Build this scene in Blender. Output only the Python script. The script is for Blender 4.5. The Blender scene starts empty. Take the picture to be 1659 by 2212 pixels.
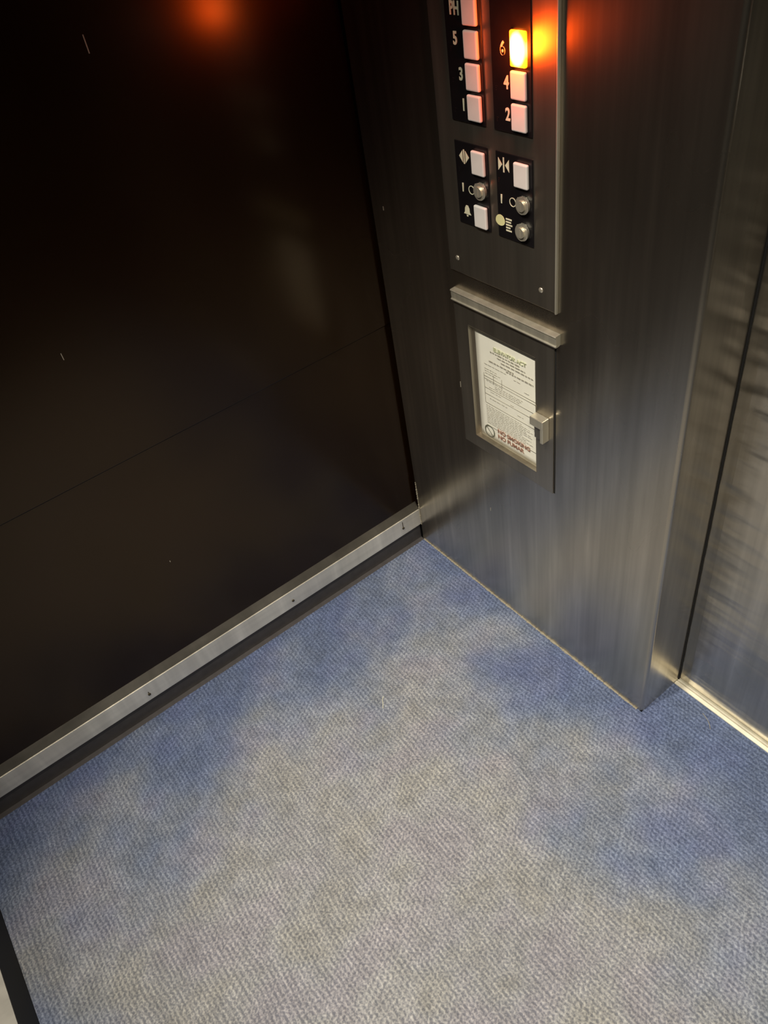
import bpy, bmesh, math, random
from mathutils import Vector, Matrix
random.seed(7)
S = bpy.context.scene
COL = S.collection
PI = math.pi

# ---------------------------------------------------------------- camera
cam_d = bpy.data.cameras.new('camera'); cam = bpy.data.objects.new('camera', cam_d); COL.objects.link(cam)
R = Matrix(((0.59815445, 0.78858271, -0.1426484), (0.48301119, -0.49680196, -0.72103259), (-0.63946184, 0.36238808, -0.67805858)))
m = Matrix((R[0], -R[1], -R[2])).transposed().to_4x4()
m.translation = Vector((1.15584, -0.75334, 1.38434))
cam.matrix_world = m
cam_d.sensor_fit = 'VERTICAL'; cam_d.sensor_height = 36.0
cam_d.lens = 1665.1 / 2212 * 36.0
cam_d.clip_start = 0.01
S.camera = cam

# ---------------------------------------------------------------- world, exposure
w = bpy.data.worlds.new('world'); S.world = w; w.use_nodes = True
w.node_tree.nodes['Background'].inputs[0].default_value = (0.010, 0.009, 0.008, 1)
w.node_tree.nodes['Background'].inputs[1].default_value = 0.3
S.view_settings.view_transform = 'Standard'; S.view_settings.look = 'None'
S.view_settings.gamma = 1.0; S.view_settings.use_curve_mapping = False
S.view_settings.exposure = 0.0
LIGHT_W = 125.0                       # each ceiling downlight
LIGHT_COL = (1.0, 0.925, 0.81)
DOWNLIGHTS = ((0.45, -1.08, 1.0), (1.05, -1.08, 1.0), (1.65, -1.08, 0.5))   # x, y, share of LIGHT_W
AIM = Vector((0.74, -0.25, 0.0))     # the lamps along the back edge of the ceiling are tilted towards this floor point

# ---------------------------------------------------------------- materials
def new_mat(name):
    m = bpy.data.materials.new(name); m.use_nodes = True
    nt = m.node_tree; b = nt.nodes['Principled BSDF']
    return m, nt, b
def N(nt, t, **kw):
    n = nt.nodes.new(t)
    for k, v in kw.items():
        if k in ('operation', 'blend_type', 'data_type', 'noise_dimensions', 'feature', 'distance', 'interpolation_type', 'wave_type'): setattr(n, k, v)
        else: n.inputs[k].default_value = v
    return n
def ramp(nt, stops):
    r = nt.nodes.new('ShaderNodeValToRGB'); e = r.color_ramp.elements
    while len(e) > 1: e.remove(e[-1])
    e[0].position = stops[0][0]; e[0].color = stops[0][1]
    for p, c in stops[1:]:
        x = e.new(p); x.color = c
    return r
def g(v, a=1): return (v, v, v, a)
def mapped(nt, scale, rot=(0, 0, 0)):
    tc = nt.nodes.new('ShaderNodeTexCoord'); mp = nt.nodes.new('ShaderNodeMapping')
    mp.inputs['Scale'].default_value = scale; mp.inputs['Rotation'].default_value = rot
    nt.links.new(tc.outputs['Object'], mp.inputs['Vector'])
    return mp.outputs['Vector']
def mixrgb(nt, blend, fac, a, b):
    n = nt.nodes.new('ShaderNodeMix'); n.data_type = 'RGBA'; n.blend_type = blend
    for sock, v in ((n.inputs[0], fac), (n.inputs[6], a), (n.inputs[7], b)):
        if hasattr(v, 'links'): nt.links.new(v, sock)
        else: sock.default_value = v
    return n.outputs[2]
def math_(nt, op, a, b=0.0, c=None):
    n = nt.nodes.new('ShaderNodeMath'); n.operation = op
    for i, v in enumerate((a, b) if c is None else (a, b, c)):
        if hasattr(v, 'links'): nt.links.new(v, n.inputs[i])
        else: n.inputs[i].default_value = v
    return n.outputs[0]

def plain(name, col, rough=0.5, metal=0.0, noise=0.12, nscale=60, bump=0.0, spec=0.5):
    m, nt, b = new_mat(name)
    n = N(nt, 'ShaderNodeTexNoise', Scale=nscale, Detail=3.0)
    nt.links.new(mapped(nt, (1, 1, 1)), n.inputs['Vector'])
    r = ramp(nt, [(0.3, (col[0]*(1-noise), col[1]*(1-noise), col[2]*(1-noise), 1)), (0.7, (col[0]*(1+noise), col[1]*(1+noise), col[2]*(1+noise), 1))])
    nt.links.new(n.outputs['Fac'], r.inputs[0]); nt.links.new(r.outputs[0], b.inputs['Base Color'])
    b.inputs['Roughness'].default_value = rough; b.inputs['Metallic'].default_value = metal
    b.inputs['Specular IOR Level'].default_value = spec
    if bump:
        bp = N(nt, 'ShaderNodeBump', Strength=bump, Distance=0.001)
        nt.links.new(n.outputs['Fac'], bp.inputs['Height']); nt.links.new(bp.outputs[0], b.inputs['Normal'])
    return m

def steel(name, col, rough, streak=(90, 90, 1.2), bump=0.15, metal=1.0, wav=None, dents=False):
    m, nt, b = new_mat(name)
    n = N(nt, 'ShaderNodeTexNoise', Scale=1.0, Detail=4.0)
    nt.links.new(mapped(nt, streak), n.inputs['Vector'])
    big = N(nt, 'ShaderNodeTexNoise', Scale=3.5, Detail=2.0)
    nt.links.new(mapped(nt, (1.2, 1.2, 0.6)), big.inputs['Vector'])
    r = ramp(nt, [(0.3, (col[0]*.9, col[1]*.9, col[2]*.9, 1)), (0.7, (col[0]*1.08, col[1]*1.08, col[2]*1.08, 1))])
    nt.links.new(n.outputs['Fac'], r.inputs[0])
    r2 = ramp(nt, [(0.12, g(0.78)), (0.88, g(1.08))]); nt.links.new(big.outputs['Fac'], r2.inputs[0])
    smr = N(nt, 'ShaderNodeTexNoise', Scale=1.0, Detail=3.0)
    nt.links.new(mapped(nt, (26, 26, 3.2)), smr.inputs['Vector'])
    r3 = ramp(nt, [(0.38, g(0.86)), (0.55, g(1.0)), (0.72, g(1.22))]); nt.links.new(smr.outputs['Fac'], r3.inputs[0])
    c = mixrgb(nt, 'MULTIPLY', 1.0, r.outputs[0], r2.outputs[0])
    nt.links.new(mixrgb(nt, 'MULTIPLY', 0.8, c, r3.outputs[0]), b.inputs['Base Color'])
    b.inputs['Metallic'].default_value = metal
    rr = nt.nodes.new('ShaderNodeMapRange')
    rr.inputs['To Min'].default_value = rough*0.85; rr.inputs['To Max'].default_value = rough*1.25
    nt.links.new(big.outputs['Fac'], rr.inputs['Value']); nt.links.new(rr.outputs[0], b.inputs['Roughness'])
    h = n.outputs['Fac']; bp = N(nt, 'ShaderNodeBump', Strength=bump, Distance=0.0006)
    nt.links.new(h, bp.inputs['Height']); out = bp.outputs[0]
    if dents:
        d = N(nt, 'ShaderNodeTexNoise', Scale=1.0, Detail=1.5)
        nt.links.new(mapped(nt, (7, 7, 26), (0, math.radians(8), 0)), d.inputs['Vector'])
        # dents gather in a band beside the jamb
        tc = nt.nodes.new('ShaderNodeTexCoord'); sx = nt.nodes.new('ShaderNodeSeparateXYZ')
        nt.links.new(tc.outputs['Object'], sx.inputs[0])
        band = ramp(nt, [(0.0, g(0)), (0.02, g(0)), (0.05, g(1)), (0.12, g(0.55)), (0.3, g(0.15)), (1, g(0.1))])
        nt.links.new(sx.outputs['X'], band.inputs[0])
        hh = math_(nt, 'MULTIPLY', d.outputs['Fac'], band.outputs[0])
        b2 = N(nt, 'ShaderNodeBump', Strength=0.6, Distance=0.012)
        nt.links.new(hh, b2.inputs['Height']); nt.links.new(out, b2.inputs['Normal']); out = b2.outputs[0]
    elif wav:
        d = N(nt, 'ShaderNodeTexNoise', Scale=1.0, Detail=1.0)
        nt.links.new(mapped(nt, wav), d.inputs['Vector'])
        b2 = N(nt, 'ShaderNodeBump', Strength=0.25, Distance=0.01)
        nt.links.new(d.outputs['Fac'], b2.inputs['Height']); nt.links.new(out, b2.inputs['Normal']); out = b2.outputs[0]
    nt.links.new(out, b.inputs['Normal'])
    return m

def carpet_mat():
    m, nt, b = new_mat('carpet_loop')
    tc = nt.nodes.new('ShaderNodeTexCoord'); P = tc.outputs['Object']
    # distortion of the loop rows
    dn = N(nt, 'ShaderNodeTexNoise', Scale=9.0, Detail=2.0); nt.links.new(P, dn.inputs['Vector'])
    vm = nt.nodes.new('ShaderNodeVectorMath'); vm.operation = 'MULTIPLY_ADD'
    nt.links.new(dn.outputs['Color'], vm.inputs[0]); vm.inputs[1].default_value = (0.03, 0.020, 0); nt.links.new(P, vm.inputs[2])
    s = nt.nodes.new('ShaderNodeSeparateXYZ'); nt.links.new(vm.outputs[0], s.inputs[0])
    pitch = 0.0088; px = 0.0095
    row = math_(nt, 'SINE', math_(nt, 'MULTIPLY', s.outputs['Y'], 2*PI/pitch))
    colw = math_(nt, 'SINE', math_(nt, 'MULTIPLY_ADD', s.outputs['X'], 2*PI/px, math_(nt, 'MULTIPLY', s.outputs['Y'], PI/pitch)))
    row01 = math_(nt, 'MULTIPLY_ADD', row, 0.5, 0.5); col01 = math_(nt, 'MULTIPLY_ADD', colw, 0.5, 0.5)
    fine = N(nt, 'ShaderNodeTexNoise', Scale=270.0, Detail=2.0); nt.links.new(P, fine.inputs['Vector'])
    mid = N(nt, 'ShaderNodeTexNoise', Scale=38.0, Detail=3.0); nt.links.new(P, mid.inputs['Vector'])
    # patches where the column rhythm shows
    patch = N(nt, 'ShaderNodeTexNoise', Scale=5.0, Detail=1.0); nt.links.new(P, patch.inputs['Vector'])
    pr = ramp(nt, [(0.35, g(0.15)), (0.62, g(0.85))]); nt.links.new(patch.outputs['Fac'], pr.inputs[0])
    colp = math_(nt, 'MULTIPLY', col01, pr.outputs[0])
    h = math_(nt, 'ADD', math_(nt, 'MULTIPLY', row01, 0.44), math_(nt, 'MULTIPLY', colp, 0.34))
    fr = ramp(nt, [(0.36, g(0)), (0.64, g(1))]); nt.links.new(fine.outputs['Fac'], fr.inputs[0])
    h = math_(nt, 'ADD', h, math_(nt, 'MULTIPLY', fr.outputs[0], 0.75))
    # colour of the yarn: blue where little trodden, grey beige where worn
    big = N(nt, 'ShaderNodeTexNoise', Scale=4.2, Detail=3.0, Roughness=0.55); nt.links.new(P, big.inputs['Vector'])
    so = nt.nodes.new('ShaderNodeSeparateXYZ'); nt.links.new(P, so.inputs[0])
    # distance from the walls (trodden middle)
    dx = math_(nt, 'MULTIPLY', so.outputs['X'], 1.35)
    dy = math_(nt, 'MULTIPLY', so.outputs['Y'], -1.5)
    dz = math_(nt, 'MULTIPLY_ADD', so.outputs['Y'], 2.6, 3.35)
    wear = math_(nt, 'MINIMUM', math_(nt, 'MINIMUM', dx, dy), dz)
    wear = math_(nt, 'MINIMUM', wear, 0.75)
    wv = math_(nt, 'ADD', math_(nt, 'MULTIPLY', wear, 0.60), math_(nt, 'MULTIPLY', big.outputs['Fac'], 0.68))
    cr = ramp(nt, [(0.36, (0.150, 0.195, 0.320, 1)), (0.45, (0.200, 0.245, 0.350, 1)), (0.54, (0.285, 0.315, 0.370, 1)), (0.68, (0.370, 0.375, 0.375, 1)), (0.9, (0.385, 0.385, 0.378, 1))])
    nt.links.new(wv, cr.inputs[0])
    # ochre and mauve stains
    st = N(nt, 'ShaderNodeTexNoise', Scale=7.0, Detail=2.0); nt.links.new(mapped(nt, (1.3, 1, 1), (0, 0, 1.1)), st.inputs['Vector'])
    sr = ramp(nt, [(0.38, (0.95, 0.88, 0.98, 1)), (0.5, (1, 1, 1, 1)), (0.62, (0.93, 0.90, 0.78, 1))]); nt.links.new(st.outputs['Fac'], sr.inputs[0])
    c = mixrgb(nt, 'MULTIPLY', 0.45, cr.outputs[0], sr.outputs[0])
    mr = ramp(nt, [(0.3, g(0.82)), (0.7, g(1.1))]); nt.links.new(mid.outputs['Fac'], mr.inputs[0])
    c = mixrgb(nt, 'MULTIPLY', 1.0, c, mr.outputs[0])
    yr = ramp(nt, [(0.2, (0.48, 0.50, 0.56, 1)), (0.6, (0.86, 0.86, 0.88, 1)), (1.15, (1.28, 1.27, 1.24, 1))]); 
    nt.links.new(math_(nt, 'MULTIPLY', h, 0.75), yr.inputs[0])
    c = mixrgb(nt, 'MULTIPLY', 1.0, c, yr.outputs[0])
    nt.links.new(c, b.inputs['Base Color'])
    b.inputs['Roughness'].default_value = 0.95; b.inputs['Specular IOR Level'].default_value = 0.1
    b.inputs['Sheen Weight'].default_value = 0.15
    bp = N(nt, 'ShaderNodeBump', Strength=0.5, Distance=0.003)
    nt.links.new(h, bp.inputs['Height']); nt.links.new(bp.outputs[0], b.inputs['Normal'])
    return m

def laminate_mat():
    m, nt, b = new_mat('dark_laminate')
    n = N(nt, 'ShaderNodeTexNoise', Scale=2.2, Detail=3.0); nt.links.new(mapped(nt, (1, 1, 2)), n.inputs['Vector'])
    r = ramp(nt, [(0.3, (0.0078, 0.0028, 0.0006, 1)), (0.7, (0.0110, 0.0045, 0.0010, 1))])
    nt.links.new(n.outputs['Fac'], r.inputs[0]); nt.links.new(r.outputs[0], b.inputs['Base Color'])
    rr = nt.nodes.new('ShaderNodeMapRange'); rr.inputs['To Min'].default_value = 0.14; rr.inputs['To Max'].default_value = 0.26
    nt.links.new(n.outputs['Fac'], rr.inputs['Value']); nt.links.new(rr.outputs[0], b.inputs['Roughness'])
    b.inputs['Specular IOR Level'].default_value = 0.5; b.inputs['Specular Tint'].default_value = (1.0, 0.80, 0.58, 1)
    return m

M = dict(
    steel=steel('brushed_steel', (0.61, 0.56, 0.465), 0.27, metal=0.985, wav=(7, 7, 1.4)),
    plate=steel('panel_steel', (0.50, 0.455, 0.375), 0.38, bump=0.1, metal=0.96),
    rail=steel('rail_aluminium', (0.86, 0.83, 0.73), 0.40, streak=(60, 2.0, 60), bump=0.1, metal=0.55),
    ledge=steel('dull_ledge', (0.50, 0.47, 0.40), 0.34, streak=(60, 9.0, 60), bump=0.15, metal=0.97),
    bright=steel('bright_steel', (0.85, 0.80, 0.64), 0.32, bump=0.05, metal=0.72),
    sill=steel('sill_aluminium', (0.97, 0.92, 0.74), 0.4, streak=(2, 200, 200), bump=0.3, metal=0.25),
    door=steel('door_steel', (0.62, 0.58, 0.50), 0.27, metal=0.985, streak=(90, 90, 1.2), dents=True),
    laminate=laminate_mat(), carpet=carpet_mat(),
    black=plain('black_plastic', (0.008, 0.007, 0.008), 0.35),
    shaded_base=plain('shaded_base_black', (0.006, 0.006, 0.006), 0.7),  # shade of the back base put into its colour
    strip=plain('grey_floor_strip', (0.07, 0.064, 0.062), 0.6),
    gap=plain('dark_gap', (0.004, 0.004, 0.004), 0.9),
    button=plain('ivory_button', (0.88, 0.84, 0.78), 0.35, noise=0.03),
    cream=plain('cream_lettering', (0.85, 0.82, 0.58), 0.5),
    yellow=plain('yellow_lettering', (0.88, 0.85, 0.42), 0.5),
    paper=plain('paper', (0.93, 0.91, 0.77), 0.6, noise=0.03, nscale=25),
    ink=plain('grey_ink', (0.40, 0.37, 0.30), 0.8),
    dark_ink=plain('dark_ink', (0.13, 0.13, 0.09), 0.8),
    red_ink=plain('red_brown_ink', (0.36, 0.19, 0.13), 0.8),
    green_ink=plain('green_ink', (0.60, 0.62, 0.40), 0.8),
    caulk=plain('caulk', (0.34, 0.31, 0.23), 0.8, bump=0.5, nscale=300),
    ceiling=plain('ceiling_metal', (0.10, 0.09, 0.08), 0.5),
    dirt=plain('dark_rust', (0.05, 0.04, 0.02), 0.8),
    notice=plain('reflected_white', (0.93, 0.92, 0.90), 0.5),
)
def lit_mat():
    m, nt, b = new_mat('lit_orange_lens')
    tc = nt.nodes.new('ShaderNodeTexCoord')
    mp = nt.nodes.new('ShaderNodeMapping'); mp.inputs['Scale'].default_value = (52, 20, 38)
    nt.links.new(tc.outputs['Object'], mp.inputs['Vector'])
    ln = nt.nodes.new('ShaderNodeVectorMath'); ln.operation = 'LENGTH'; nt.links.new(mp.outputs[0], ln.inputs[0])
    r = ramp(nt, [(0.0, (1.0, 0.42, 0.13, 1)), (0.5, (0.9, 0.20, 0.03, 1)), (0.78, (0.25, 0.035, 0.0008, 1)), (1.0, (0.12, 0.012, 0.0001, 1))])
    nt.links.new(ln.outputs['Value'], r.inputs[0])
    nt.links.new(r.outputs[0], b.inputs['Emission Color']); b.inputs['Emission Strength'].default_value = 60.0
    b.inputs['Base Color'].default_value = (0.8, 0.3, 0.05, 1)
    return m
M['lit'] = lit_mat()
def glow_mat(name, col, s):
    m, nt, b = new_mat(name); b.inputs['Emission Color'].default_value = (*col, 1); b.inputs['Emission Strength'].default_value = s
    return m
M['lamp_lens'] = glow_mat('lamp_lens', LIGHT_COL, 3.0)

# ---------------------------------------------------------------- mesh helpers
def box(bm, x0, x1, y0, y1, z0, z1, bev=0.0, seg=2):
    r = bmesh.ops.create_cube(bm, size=1.0)
    vs = r['verts']
    for v in vs:
        v.co = Vector(((x0+x1)/2 + v.co.x*(x1-x0), (y0+y1)/2 + v.co.y*(y1-y0), (z0+z1)/2 + v.co.z*(z1-z0)))
    if bev:
        es = list({e for v in vs for e in v.link_edges})
        bmesh.ops.bevel(bm, geom=es, offset=bev, segments=seg, profile=0.5, affect='EDGES')
def cyl(bm, c, r, depth, axis='y', n=24, r2=None):
    q = bmesh.ops.create_cone(bm, cap_ends=True, segments=n, radius1=r, radius2=r if r2 is None else r2, depth=depth)
    rot = {'y': Matrix.Rotation(PI/2, 3, 'X'), 'x': Matrix.Rotation(PI/2, 3, 'Y'), 'z': Matrix.Identity(3)}[axis]
    for v in q['verts']: v.co = rot @ v.co + Vector(c)
def extrude_profile(bm, pts, axis, a, b):
    """pts: closed profile (u,v); axis 'x' -> (y,z) swept in x ; 'y' -> (x,z) swept in y ; 'z' -> (x,y) swept in z"""
    f = {'x': lambda u, v, t: (t, u, v), 'y': lambda u, v, t: (u, t, v), 'z': lambda u, v, t: (u, v, t)}[axis]
    A = [bm.verts.new(f(u, v, a)) for u, v in pts]; B = [bm.verts.new(f(u, v, b)) for u, v in pts]
    n = len(pts)
    for i in range(n): bm.faces.new((A[i], A[(i+1) % n], B[(i+1) % n], B[i]))
    bm.faces.new(A); bm.faces.new(B[::-1])
def obj(name, bm, mat, parent=None, smooth=False):
    bmesh.ops.recalc_face_normals(bm, faces=bm.faces[:])
    me = bpy.data.meshes.new(name); bm.to_mesh(me); bm.free()
    if smooth:
        for p in me.polygons: p.use_smooth = True
    me.materials.append(M[mat] if isinstance(mat, str) else mat)
    o = bpy.data.objects.new(name, me); COL.objects.link(o)
    if parent:
        o.parent = parent
        o.matrix_parent_inverse = Matrix.Translation(-world_loc(parent))
    return o
def world_loc(o):
    v = Vector((0, 0, 0))
    # all parents are unrotated: world location is location plus the parent's inverse offset chain
    return Vector(o.get('_w', (0, 0, 0)))
def thing(name, label, cat, loc, group=None):
    o = bpy.data.objects.new(name, None); COL.objects.link(o); o.location = loc
    o.empty_display_size = 0.05; o['_w'] = tuple(loc)
    o['label'] = label; o['category'] = cat
    if group: o['group'] = group
    return o
def tag(o, label, cat, group=None):
    o['label'] = label; o['category'] = cat
    if group: o['group'] = group
    return o
def struct(name, bm, mat, label=None):
    o = obj(name, bm, mat); o['kind'] = 'structure'
    if label: o['label'] = label
    return o
def origin_to(o, c):
    """move a mesh's origin to c keeping it where it stands"""
    c = Vector(c); o.data.transform(Matrix.Translation(-c)); o.location = o.location + c
def text_mesh(name, body, size, x, y, z, mat, parent, bold=0.0, xs=1.0, align='CENTER'):
    cu = bpy.data.curves.new(name, 'FONT'); cu.body = body; cu.size = size; cu.align_x = align; cu.align_y = 'CENTER'
    cu.extrude = 0.0004; cu.offset = bold
    t = bpy.data.objects.new(name, cu); COL.objects.link(t)
    dg = bpy.context.evaluated_depsgraph_get()
    me = bpy.data.meshes.new_from_object(t.evaluated_get(dg))
    bpy.data.objects.remove(t); bpy.data.curves.remove(cu)
    me.transform(Matrix.Translation((x, y, z)) @ Matrix.Rotation(PI/2, 4, 'X') @ Matrix.Diagonal((xs, 1, 1, 1)))
    me.materials.clear(); me.materials.append(M[mat]); me.name = name
    o = bpy.data.objects.new(name, me); COL.objects.link(o)
    if parent:
        o.parent = parent; o.matrix_parent_inverse = Matrix.Translation(-world_loc(parent))
    return o

# ---------------------------------------------------------------- setting
W_, D_, H_ = 2.04, 1.20, 2.30       # car width, depth, height
JX = 0.679                           # edge of the front return
DY = 0.112                           # door plane
LX = -0.012                          # face of the left laminate

bm = bmesh.new(); box(bm, 0.004, W_-0.004, -1.172, 0.0, -0.012, 0.0); box(bm, JX, 1.36, 0.0, 0.0985, -0.012, 0.0)
struct('floor', bm, 'carpet', 'worn blue grey loop carpet')
bm = bmesh.new(); box(bm, -0.06, W_+0.06, -1.26, 0.2, -0.05, -0.0121)
struct('trim_1', bm, 'gap', 'dark subfloor under the carpet edges')
bm = bmesh.new(); box(bm, -0.026, 0.0038, -1.19, 0.0, -0.012, -0.0012)
struct('trim_2', bm, 'strip', 'grey strip between carpet and left baseboard')
bm = bmesh.new(); box(bm, 0, W_, -1.2, 0.13, H_, H_+0.03)
struct('ceiling', bm, 'ceiling')

# left wall: an upper and a lower glossy laminate panel, the upper one a hair proud of the lower
bm = bmesh.new(); box(bm, LX-0.02, LX, -1.2, 0.02, 0.10, 0.6045)
box(bm, LX-0.02, LX+0.0016, -1.2, 0.02, 0.6055, H_, 0.0014)
box(bm, LX-0.03, LX-0.004, -1.2, 0.02, 0.60, 0.61)
wl = struct('wall_left', bm, 'laminate', 'dark brown glossy laminate wall')
bm = bmesh.new(); box(bm, LX-0.03, LX+0.003, -1.2, 0.0, -0.012, 0.052)
struct('baseboard_left', bm, 'strip', 'recessed dark grey kick board under the metal rail')
# bumper rail of the left wall
def rail(name, label, pts, axis, a, b, mat='rail'):
    bm = bmesh.new(); extrude_profile(bm, pts, axis, a, b)
    bm.normal_update()
    es = [e for e in bm.edges if abs((e.verts[0].co - e.verts[1].co).length - abs(b-a)) < 1e-5]
    bmesh.ops.bevel(bm, geom=es, offset=0.0015, segments=2, affect='EDGES')
    return struct(name, bm, mat, label)
RT, RB = 0.1015, 0.050
tr = rail('trim_3', 'pale metal rail along the foot of the left wall', [(LX-0.01, RB), (0.0, RB), (0.0, RT), (LX, RT+0.0010), (LX-0.01, RT+0.0010)], 'y', -1.16, -0.0005)
bm = bmesh.new(); extrude_profile(bm, [(LX-0.008, RT+0.0008), (-0.0011, RT+0.0004), (LX+0.0002, RT+0.0185), (LX-0.008, RT+0.0185)], 'y', -1.16, -0.0005)
o = obj('rail_ledge', bm, 'ledge', tr); o['label'] = 'duller sloping upper ledge of the rail'
for y, z, dr in ((-1.10, 0.069, 0.0), (-0.7452, 0.069, 0.004), (-0.3784, 0.0705, 0.0), (-0.054, 0.0735, 0.016)):
    bm = bmesh.new(); cyl(bm, (0.0006, y, z), 0.0032, 0.0016, 'x', 16)
    s = obj('screw', bm, 'dirt', tr, True); s['label'] = 'dark screw in the pale rail'
    if dr:
        bm = bmesh.new(); box(bm, 0.0, 0.0004, y-0.0009, y+0.0009, z, z+0.004+dr)
        s = obj('rust_stain', bm, 'dirt', tr); s['label'] = 'dark drip stain above the screw'

# back wall
bm = bmesh.new(); box(bm, -0.05, W_+0.05, -1.22, -1.20, 0.0, H_)
struct('wall_back', bm, 'laminate', 'dark brown glossy laminate wall')
bm = bmesh.new(); box(bm, -0.03, W_, -1.2, -1.158, -0.012, 0.094)
struct('baseboard_back', bm, 'shaded_base', 'base at the foot of the back wall, its shade painted black')  # black stands for the unlit front face of the metal rail
rail('trim_4', 'beige metal ledge on top of the back base', [(-1.2, 0.094), (-1.1585, 0.094), (-1.1585, 0.0955), (-1.2, 0.0955)], 'x', -0.03, W_)
# right wall (outside the picture, seen in reflections)
bm = bmesh.new(); box(bm, W_, W_+0.02, -1.2, 0.15, 0.0, H_)
struct('wall_right', bm, 'laminate', 'dark brown glossy laminate wall')
rail('trim_5', 'pale metal rail along the foot of the right wall', [(W_-0.02, RB), (W_+0.01, RB), (W_+0.01, RT), (W_-0.02, RT)], 'y', -1.158, -0.001)
# handrail-height panel joint is enough for the rest

# front return with the rounded jamb edge and the opening behind the service cabinet
OX0, OX1, OZ0, OZ1 = 0.2436, 0.4035, 0.4625, 0.7005
def front_wall():
    bm = bmesh.new()
    def q(*p): bm.faces.new([bm.verts.new(c) for c in p])
    r = 0.0070; xe = JX - r; HT = H_
    for x0, x1, z0, z1 in ((0, OX0, 0, HT), (OX1, xe, 0, HT), (OX0, OX1, 0, OZ0), (OX0, OX1, OZ1, HT)):
        q((x0, 0, z0), (x1, 0, z0), (x1, 0, z1), (x0, 0, z1))
    n = 8; pr = [(xe + r*math.sin(i/n*PI/2), r - r*math.cos(i/n*PI/2)) for i in range(n+1)]
    vs0 = [bm.verts.new((x, y, 0)) for x, y in pr]; vs1 = [bm.verts.new((x, y, HT)) for x, y in pr]
    for i in range(n):
        f = bm.faces.new((vs0[i], vs0[i+1], vs1[i+1], vs1[i])); f.smooth = True
    q((JX, r, 0), (JX, 0.15, 0), (JX, 0.15, HT), (JX, r, HT))
    q((0, 0, 0), (0, 0, HT), (0, 0.03, HT), (0, 0.03, 0))
    # lining behind the opening
    yb = 0.03
    q((0, yb, 0), (JX, yb, 0), (JX, yb, HT), (0, yb, HT))
    bmesh.ops.remove_doubles(bm, verts=bm.verts[:], dist=1e-6)
    me = bpy.data.meshes.new('wall_front'); bm.to_mesh(me); bm.free(); me.materials.append(M['steel'])
    o = bpy.data.objects.new('wall_front', me); COL.objects.link(o); o['kind'] = 'structure'; o['label'] = 'brushed steel front return'
    return o
wf = front_wall()
# the other return, right of the doorway
bm = bmesh.new(); box(bm, 1.36, W_, 0.0, 0.15, 0.0, H_, 0.004)
struct('wall_front_right', bm, 'steel', 'brushed steel front return')
bm = bmesh.new(); box(bm, JX+0.0005, 1.3595, 0.0, 0.15, 2.08, H_)
struct('trim_6', bm, 'steel', 'steel transom over the doorway')
# caulk bead and crumbly carpet edge in the corner
def bead(name, label, p0, p1, r, n, jit):
    bm = bmesh.new(); prev = None; p0 = Vector(p0); p1 = Vector(p1); d = (p1-p0).normalized()
    a = d.orthogonal().normalized(); b_ = d.cross(a)
    for i in range(n+1):
        c = p0.lerp(p1, i/n); rr = r*(1+random.uniform(-jit, jit))
        ring = [bm.verts.new(c + a*math.cos(t*PI/3)*rr + b_*math.sin(t*PI/3)*rr) for t in range(6)]
        if prev:
            for k in range(6): bm.faces.new((prev[k], prev[(k+1) % 6], ring[(k+1) % 6], ring[k]))
        prev = ring
    return struct(name, bm, 'caulk', label)
bead('trim_7', 'ragged beige sealant along the foot of the steel return', (0.004, -0.001, 0.0), (JX-0.01, -0.001, 0.0), 0.0022, 260, 0.6)
bead('trim_8', 'thin beige sealant up the corner', (0.0012, -0.0004, 0.05), (0.0012, -0.0004, 0.19), 0.0011, 60, 0.7)

# ---------------------------------------------------------------- doors and sill
def door(name, x0, x1, label):
    bm = bmesh.new(); box(bm, 0, x1-x0, 0, 0.03, 0.006, 2.1, 0.003)
    o = struct(name, bm, 'door', label); o.location = (x0, DY, 0); return o
door('door_1', JX-0.028, 1.018, 'dented steel car door beside the jamb')
door('door_2', 1.021, 1.39, 'steel car door leaf')
bm = bmesh.new()
# dark shadow gap strip between jamb and door
box(bm, JX+0.0002, JX+0.0022, DY-0.0018, DY-0.0002, 0.004, 2.08)
struct('trim_9', bm, 'gap', 'dark gap between jamb and car door')
bm = bmesh.new()
pts = [(0.0985, -0.012)]
y = 0.0985
for k in range(4):
    wd = (0.008, 0.0042, 0.0035, 0.0035)[k]
    pts += [(y, 0.0018), (y+wd, 0.0018)]
    y += wd
    pts += [(y, -0.006), (y+0.0019, -0.006)]
    y += 0.0019
pts += [(y, 0.0018), (0.16, 0.0018), (0.16, -0.012)]
extrude_profile(bm, pts, 'x', JX+0.0005, 1.3595)
struct('trim_10', bm, 'sill', 'bright grooved metal door sill')

# two unseen white cards added on the car doors for reflections in the left wall
for i, (x0, x1, z0, z1, lab) in enumerate(((0.93, 1.005, 1.02, 1.075, 'white card added for its reflection, on the left door leaf'),
                                           (1.03, 1.14, 1.00, 1.06, 'wider white card added for its reflection, on the right door leaf'))):
    bm = bmesh.new(); box(bm, x0, x1, DY-0.0012, DY-0.0001, z0, z1, 0.0003)
    o = tag(obj('notice', bm, 'notice'), lab, 'reflection card', 'white cards added for reflections')

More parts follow.
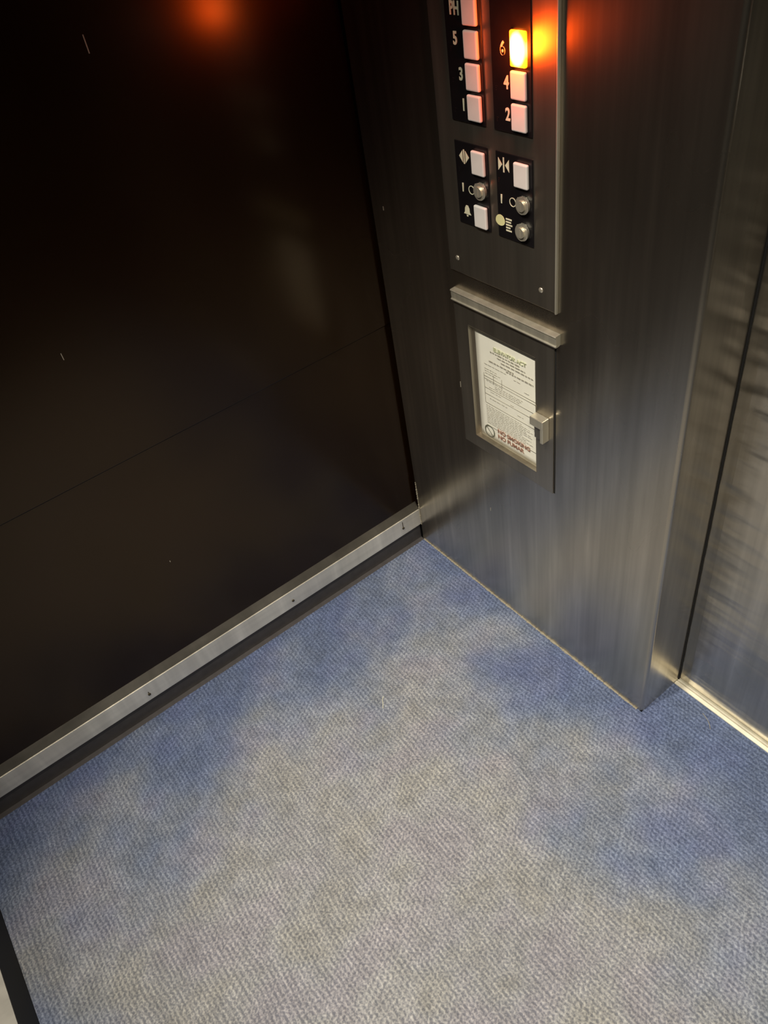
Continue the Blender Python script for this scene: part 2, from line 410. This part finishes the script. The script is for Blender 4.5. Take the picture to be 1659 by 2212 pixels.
# ---------------------------------------------------------------- operating panel
cp = thing('control_panel', 'tall steel elevator button panel with one lit orange button, on the steel wall', 'elevator panel', (0.327, 0.0, 0.793))
PX0, PX1, PZ0, PZ1, PT = 0.2103, 0.4445, 0.7935, 1.42, 0.0035
bm = bmesh.new(); box(bm, PX0, PX1, -PT, 0.0, PZ0, PZ1, 0.0012); obj('face_plate', bm, 'plate', cp)
bm = bmesh.new(); box(bm, PX1+0.0002, PX1+0.0032, -0.0052, 0.0, PZ0-0.001, PZ1, 0.001)
o = obj('edge_trim', bm, 'bright', cp); o['label'] = 'bright edge strip'
def screw(x, z, parent, y=-PT, r=0.0042):
    bm = bmesh.new()
    bmesh.ops.create_uvsphere(bm, u_segments=16, v_segments=8, radius=r)
    for v in bm.verts: v.co = Vector((x+v.co.x, y+v.co.y*0.45, z+v.co.z))
    o = obj('screw', bm, 'bright', parent, True); return o
for x, z in ((0.2313, 0.8186), (0.4162, 0.8216), (0.229, 1.39), (0.416, 1.39)): screw(x, z, cp)

def bank(x0, x1, z0, z1, label, seams=()):
    bm = bmesh.new(); box(bm, x0, x1, -PT-0.002, -PT+0.0002, z0, z1, 0.0008)
    zs = sorted(set(seams))
    o = obj('button_bank', bm, 'black', cp); o['label'] = label
    o['_w'] = (0.327, 0.0, 0.793)
    return o
def child_of(o, p):
    o.parent = p; o.matrix_parent_inverse = (Matrix.Translation(Vector((0.327, 0, 0.793))) @ Matrix.Identity(4)).inverted() if False else Matrix.Identity(4)
    return o
YF = -PT - 0.002
def legend(body, x, z, bank_o, size=0.021, mat='cream', xs=0.85, bold=0.0006, name='numeral'):
    o = text_mesh(name, body, size, x, YF-0.0003, z, mat, None, bold, xs); child_of(o, bank_o); return o
def push_button(x, z, bank_o, lit=False, w=0.0265, h=0.033, label=None, extra=None):
    t = 0.0055
    bm = bmesh.new(); box(bm, -w/2, w/2, -t, 0, -h/2, h/2, 0.0022, 3)
    o = obj('push_button', bm, 'lit' if lit else 'button', None, False)
    for p in o.data.polygons: p.use_smooth = False
    o.location = (x, YF, z); child_of(o, bank_o)
    if label: o['label'] = label
    if lit:
        ld = bpy.data.lights.new('lens_glow', 'POINT'); ld.energy = 0.62; ld.color = (1.0, 0.085, 0.004); ld.shadow_soft_size = 0.016  # unseen point light added before the lens to widen its orange glow
        lo = bpy.data.objects.new('emitter', ld); COL.objects.link(lo); lo.parent = o; lo.location = (0, -t-0.018, 0)
    return o
def icon(name, polys, x, z, bank_o, mat='cream', s=1.0, y=None):
    bm = bmesh.new()
    for poly in polys:
        A = [bm.verts.new((x+u*s, YF-0.0005, z+v*s)) for u, v in poly]; B = [bm.verts.new((x+u*s, YF+0.0001, z+v*s)) for u, v in poly]
        n = len(poly); bm.faces.new(A); bm.faces.new(B[::-1])
        for i in range(n): bm.faces.new((A[i], A[(i+1) % n], B[(i+1) % n], B[i]))
    o = obj(name, bm, mat); child_of(o, bank_o); return o
def key_switch(x, z, bank_o, label='round chrome key switch'):
    bm = bmesh.new(); cyl(bm, (x, YF-0.003, z), 0.0115, 0.006, 'y', 32, 0.0125)
    bmesh.ops.bevel(bm, geom=[e for e in bm.edges if e.calc_length() < 0.003], offset=0.0006, segments=1, affect='EDGES')
    cyl(bm, (x, YF-0.007, z), 0.0075, 0.003, 'y', 24)
    box(bm, x-0.0008, x+0.0008, YF-0.0088, YF-0.0084, z-0.005, z+0.005)
    o = obj('key_switch', bm, 'bright', None, True); child_of(o, bank_o); o['label'] = label
    for p in o.data.polygons: p.use_smooth = False
    return o
ROW = (1.0535, 1.0915, 1.1295, 1.1675)
CL, CR = 0.2995, 0.3845
bl = bank(0.2475, 0.3165, 1.0315, 1.192, 'black strip with the odd floor numbers and PH')
for z, t, dx in zip(ROW, ('1', '3', '5', 'PH'), (0.2745, 0.273, 0.266, 0.268)):
    legend(t, dx, z + (0.004 if t in '5' else 0), bl, 0.0215, xs=0.8 if t != 'PH' else 0.72)
    push_button(CL, z, bl, label='ivory button of floor ' + t if t != 'PH' else 'ivory button marked PH')
br = bank(0.3335, 0.4040, 1.0315, 1.192, 'black strip with the even floor numbers')
for z, t, dx in zip(ROW, ('2', '4', '6', '8'), (0.361, 0.360, 0.355, 0.355)):
    if t == '8': continue
    legend(t, dx, z, br, 0.0215, xs=0.8)
    if t == '6':
        push_button(CR+0.001, z+0.003, br, True, 0.027, 0.040, 'lit orange button of floor 6')
    else: push_button(CR, z, br, label='ivory button of floor ' + t)
tri = lambda d, x0: [(x0, 0), (x0-d*0.0075, 0.0085), (x0-d*0.0075, -0.0085)]
# lower banks
dl = bank(0.2475, 0.3165, 0.8835, 1.0045, 'black strip with door open and alarm buttons')
push_button(0.3000, 0.9810, dl, label='ivory door open button')
icon('door_open_icon', [tri(-1, -0.0105), [(-0.0012, -0.010), (0.0012, -0.010), (0.0012, 0.010), (-0.0012, 0.010)], tri(1, 0.0105)], 0.2675, 0.984, dl)
legend('I', 0.2607, 0.9385, dl, 0.017, name='switch_mark'); 
def ring(name, x, z, bank_o, r=0.0065, t=0.0011, mat='cream'):
    n = 28; polys = []
    for i in range(n):
        a, b_ = 2*PI*i/n, 2*PI*(i+1)/n
        polys.append([(r*math.cos(a), r*math.sin(a)), (r*math.cos(b_), r*math.sin(b_)), ((r-t)*math.cos(b_), (r-t)*math.sin(b_)), ((r-t)*math.cos(a), (r-t)*math.sin(a))])
    return icon(name, polys, x, z, bank_o, mat)
ring('switch_mark', 0.2793, 0.9385, dl)
key_switch(0.3015, 0.9425, dl)
ab = push_button(0.2995, 0.9035, dl, label='ivory alarm button')
bell = [[(-0.008, -0.005), (0.008, -0.005), (0.0055, -0.002), (0.0048, 0.004), (0.002, 0.0085), (-0.002, 0.0085), (-0.0048, 0.004), (-0.0055, -0.002)],
        [(-0.002, -0.0062), (0.002, -0.0062), (0.0012, -0.0085), (-0.0012, -0.0085)]]
icon('bell_icon', bell, 0.2665, 0.9045, dl)
dr = bank(0.3335, 0.4040, 0.8835, 1.0045, 'black strip with door close button and two key switches')
push_button(0.3855, 0.9810, dr, label='ivory door close button')
icon('door_close_icon', [tri(1, -0.0030), [(-0.0012, -0.010), (0.0012, -0.010), (0.0012, 0.010), (-0.0012, 0.010)], tri(-1, 0.0030)], 0.3495, 0.988, dr)
legend('I', 0.3428, 0.9395, dr, 0.017, name='switch_mark'); ring('switch_mark', 0.3652, 0.9400, dr)
key_switch(0.3880, 0.9420, dr)
hat = [(0.0095*math.cos(a), 0.0075*math.sin(a)*(1.25 if math.sin(a) > 0 else 0.9)) for a in [2*PI*i/24 for i in range(24)]]
icon('fire_helmet_icon', [hat], 0.3385, 0.9070, dr, 'yellow')
bm = bmesh.new()
for k in range(5): box(bm, 0.3500, 0.3500+(0.0120, 0.0105, 0.0128, 0.009, 0.0115)[k], YF-0.0004, YF, 0.9120-0.0042*k, 0.9120+0.0022-0.0042*k)
o = obj('switch_lettering', bm, 'cream'); child_of(o, dr)
key_switch(0.3860, 0.9035, dr)
# braille beside each number
for bk, x, zs in ((bl, 0.2555, ROW[:3]), (br, 0.3405, ROW[:2]), (dl, 0.2545, (0.972,)), (dr, 0.3385, (0.974,))):
    for z in zs:
        bm = bmesh.new()
        for u, v in ((0, 0), (0, 0.0023), (0.0023, 0.0023), (0, -0.0023)):
            bmesh.ops.create_icosphere(bm, subdivisions=1, radius=0.0006, matrix=Matrix.Translation((x+u, YF, z-0.008+v)))
        o = obj('braille', bm, 'black'); child_of(o, bk)

# ---------------------------------------------------------------- service cabinet
sc = thing('service_cabinet', 'steel service cabinet door with a framed window and latch, below the button panel', 'cabinet', (0.327, 0.0, 0.434))
CX0, CX1, CZ0, CZ1, CT = 0.2105, 0.4425, 0.4345, 0.7420, 0.0030
bm = bmesh.new()
for x0, x1, z0, z1 in ((CX0, OX0, CZ0, CZ1), (OX1, CX1, CZ0, CZ1), (OX0, OX1, CZ0, OZ0), (OX0, OX1, OZ1, CZ1)): box(bm, x0, x1, -CT, 0.0, z0, z1)
bmesh.ops.remove_doubles(bm, verts=bm.verts[:], dist=1e-6)
obj('door', bm, 'plate', sc)
bm = bmesh.new(); RD = 0.0065; t = 0.002
box(bm, OX0, OX0+0.0009, -CT-0.0012, RD, OZ0, OZ1); box(bm, OX1-0.0009, OX1, -CT-0.0004, RD, OZ0, OZ1)
box(bm, OX0, OX1, -CT-0.0012, RD, OZ0-0.0004, OZ0+0.0009); box(bm, OX0, OX1, -CT-0.0004, RD, OZ1-0.0009, OZ1)
obj('window_frame', bm, 'plate', sc)
bm = bmesh.new(); box(bm, OX0, OX1, RD, RD+0.002, OZ0, OZ1); obj('back_panel', bm, 'plate', sc)
bm = bmesh.new(); box(bm, CX1+0.0003, CX1+0.0022, -0.0006, 0.0, CZ0, CZ1); o = obj('door_gap', bm, 'gap', sc); o['label'] = 'dark gap beside the door'
# hinge strip hooded over the top edge
bm = bmesh.new()
extrude_profile(bm, [(0.0, 0.7420), (0.0, 0.7605), (-0.0095, 0.7600), (-0.0108, 0.7585), (-0.0090, 0.7565), (-0.0085, 0.7440), (-0.0105, 0.7425), (-0.0098, 0.7405), (-0.004, 0.7405)], 'x', 0.2125, 0.4525)
obj('hinge_strip', bm, 'bright', sc)
# latch: a bright block with a tab that hangs from it
la = None
bm = bmesh.new(); box(bm, 0.4035, 0.4330, -0.019, -CT, 0.5790, 0.5960, 0.0012)
box(bm, 0.4265, 0.4330, -0.0185, -CT, 0.5500, 0.5800, 0.001)
lt = obj('latch', bm, 'bright', sc)
bm = bmesh.new(); box(bm, 0.4075, 0.4262, -0.0120, -CT, 0.5500, 0.5795, 0.001)
lk = obj('latch_slide', bm, 'plate'); lk.parent = lt
lt['_w'] = (0.327, 0, 0.434)

# certificate behind the window
ct = thing('certificate', 'cream inspection certificate with red no smoking lettering, behind the cabinet window', 'notice', (0.33, 0.0118, 0.4645))
bm = bmesh.new()
px0, px1, pz0, pz1, yp = OX0+0.0065, OX1-0.0012, OZ0+0.0012, OZ1-0.0012, 0.0062
nx, nz = 12, 16
gv = [[bm.verts.new((px0+(px1-px0)*i/nx, yp-0.0012*math.sin(i/nx*PI)*math.sin(j/nz*PI), pz0+(pz1-pz0)*j/nz)) for j in range(nz+1)] for i in range(nx+1)]
for i in range(nx):
    for j in range(nz): bm.faces.new((gv[i][j], gv[i+1][j], gv[i+1][j+1], gv[i][j+1]))
sh = obj('sheet', bm, 'paper', ct, True)
sm = sh.modifiers.new('s', 'SOLIDIFY'); sm.thickness = 0.0003
YP = yp - 0.0022
def bars(name, rows, mat):
    bm = bmesh.new()
    for x0, x1, z, h in rows: box(bm, x0, x1, YP-0.0001, YP, z-h/2, z+h/2)
    return obj(name, bm, mat, ct)
PW = px1-px0; PH_ = pz1-pz0
def U(u): return px0+PW*u
def V(v): return pz1-PH_*v
rows = []
def words(u0, u1, v, h=0.0016, gap=0.3):
    x = u0
    while x < u1-0.01:
        L = random.uniform(0.025, 0.075); e = min(x+L, u1)
        n = max(2, int((e-x)/0.012))
        for k in range(n):
            a = x+(e-x)*k/n; rows.append((U(a), U(a+(e-x)/n*0.72), V(v)+random.uniform(-.0002, .0002), h*random.choice((0.75, 1.0, 1.0))))
        x = e+0.012
for v, u0, u1, h in ((0.160, .25, .72, .0030), (0.185, .36, .80, .0028), (0.212, .42, .92, .0028), (0.245, .22, .62, .0032), (0.262, .50, .92, .0032)): words(u0, u1, v, h)
for v, u0, u1 in ((0.285, .14, .5), (0.325, .14, .34), (0.345, .14, .40), (0.365, .14, .35), (0.30, .62, .72), (0.36, .78, .86), (0.43, .16, .42), (0.45, .30, .75), (0.466, .30, .75), (0.482, .2, .7), (0.52, .22, .4), (0.54, .55, .62), (0.585, .2, .5), (0.60, .66, .76)): words(u0, u1, v, .0012)
for k in range(11): words(.13, random.uniform(.72, .94), 0.665+0.0165*k, .0011)
for v in (0.395, 0.418, 0.50, 0.555, 0.64, 0.86): rows.append((U(.12), U(.96), V(v), .0008))
rows.append((U(.12)-.0003, U(.12)+.0004, (V(.37)+V(.64))/2, V(.37)-V(.64)))
for u in (.28, .42): rows.append((U(u)-.0003, U(u)+.0004, (V(.355)+V(.44))/2, V(.355)-V(.44)))
bars('printed_form', rows, 'ink')
o = text_mesh('heading', 'ELEVATOR ACT', 0.0105, U(0.56), YP-0.0002, V(0.125), 'green_ink', ct, 0.0002, 1.05); o['label'] = 'green heading'
o = text_mesh('red_lettering', 'NO SMOKING\nNO FUMAR', 0.0125, U(0.31), YP-0.0002, V(0.89), 'red_ink', ct, 0.0001, 1.05, 'LEFT'); o['label'] = 'red lettering reading NO SMOKING, NO FUMAR'
bm = bmesh.new(); n = 36; cx, cz = U(.165), V(.915)
for ro, ri in ((0.0135, 0.0112),):
    for i in range(n):
        a, b_ = 2*PI*i/n, 2*PI*(i+1)/n
        bm.faces.new([bm.verts.new((cx+r*math.cos(t), YP-0.0002, cz+r*math.sin(t))) for r, t in ((ro, a), (ro, b_), (ri, b_), (ri, a))])
bm.faces.new([bm.verts.new((cx+u, YP-0.0002, cz+v)) for u, v in ((-0.0086, 0.0074), (-0.0074, 0.0086), (0.0086, -0.0074), (0.0074, -0.0086))])
o = obj('no_smoking_symbol', bm, 'dark_ink', ct); o['label'] = 'round no smoking symbol'

# ---------------------------------------------------------------- small bright marks on the walls
for x, z, h in ((0.0337, 0.852, 0.007), (0.2053, 0.5596, 0.012), (0.2671, 0.2779, 0.008)):
    bm = bmesh.new(); box(bm, x-0.0009, x+0.0009, -0.0006, 0.0, z-h/2, z+h/2, 0.0003)
    o = obj('pale_mark', bm, 'bright', wf); o['label'] = 'small bright mark on the steel'
for y, z, h, wd in ((-0.5956, 0.8246, 0.012, 0.0012), (-0.3934, 1.1987, 0.022, 0.0016), (-0.585, 0.3529, 0.003, 0.0012)):  # pale bars painted in place of glints on the glossy laminate
    bm = bmesh.new(); box(bm, LX+0.0001, LX+0.0019, y-wd/2, y+wd/2, z-h/2, z+h/2, 0.0004)
    o = obj('pale_mark', bm, 'ink', wl); o['label'] = 'small pale mark painted as a glint on the laminate'

# ---------------------------------------------------------------- lint on the carpet
def lint(pts, label, mat='cream', r=0.0005):
    cu = bpy.data.curves.new('lint_thread', 'CURVE'); cu.dimensions = '3D'; cu.bevel_depth = r; cu.bevel_resolution = 2
    sp = cu.splines.new('NURBS'); sp.points.add(len(pts)-1); sp.use_endpoint_u = True; sp.order_u = 3
    c = Vector((sum(p[0] for p in pts)/len(pts), sum(p[1] for p in pts)/len(pts), 0))
    for q, p in zip(sp.points, pts): q.co = (p[0]-c.x, p[1]-c.y, 0.0008, 1)
    t = bpy.data.objects.new('lint_thread', cu); COL.objects.link(t)
    dg = bpy.context.evaluated_depsgraph_get(); me = bpy.data.meshes.new_from_object(t.evaluated_get(dg))
    bpy.data.objects.remove(t); me.materials.clear(); me.materials.append(M[mat])
    o = bpy.data.objects.new('lint_thread', me); COL.objects.link(o); o.location = c
    return tag(o, label, 'lint', 'lint on the carpet')
lint([(0.303, -0.358), (0.306, -0.364), (0.315, -0.368), (0.325, -0.376)], 'short pale thread lying on the carpet out from the left rail', 'cream')
lint([(0.758, 0.082), (0.768, 0.079), (0.780, 0.073), (0.788, 0.064)], 'short pinkish thread lying on the carpet near the door sill', 'caulk')

# ---------------------------------------------------------------- ceiling downlights
for i, (x, y, k) in enumerate(DOWNLIGHTS):
    t = thing('ceiling_light', ('round ceiling downlight above the left wall rail', 'middle round ceiling downlight above the back wall', 'round ceiling downlight by the right wall')[i], 'ceiling light', (x, y, H_), 'recessed ceiling downlights')
    bm = bmesh.new(); q = bmesh.ops.create_cone(bm, cap_ends=False, segments=40, radius1=0.066, radius2=0.052, depth=0.012)
    for v in bm.verts: v.co += Vector((x, y, H_-0.006))
    obj('bezel', bm, 'plate', t, True)
    bm = bmesh.new(); bmesh.ops.create_circle(bm, cap_ends=True, segments=40, radius=0.05, matrix=Matrix.Translation((x, y, H_-0.002)))
    obj('lens', bm, 'lamp_lens', t)
    ld = bpy.data.lights.new('downlight', 'SPOT'); ld.energy = LIGHT_W*k; ld.color = LIGHT_COL
    ld.spot_size = math.radians(64); ld.spot_blend = 1.0; ld.shadow_soft_size = 0.045
    lo = bpy.data.objects.new('emitter', ld); COL.objects.link(lo); lo.parent = t; lo.location = (0, 0, -0.02)
    lo.rotation_mode = 'QUATERNION'; lo.rotation_quaternion = (AIM - Vector((x, y, H_))).to_track_quat('-Z', 'Y')
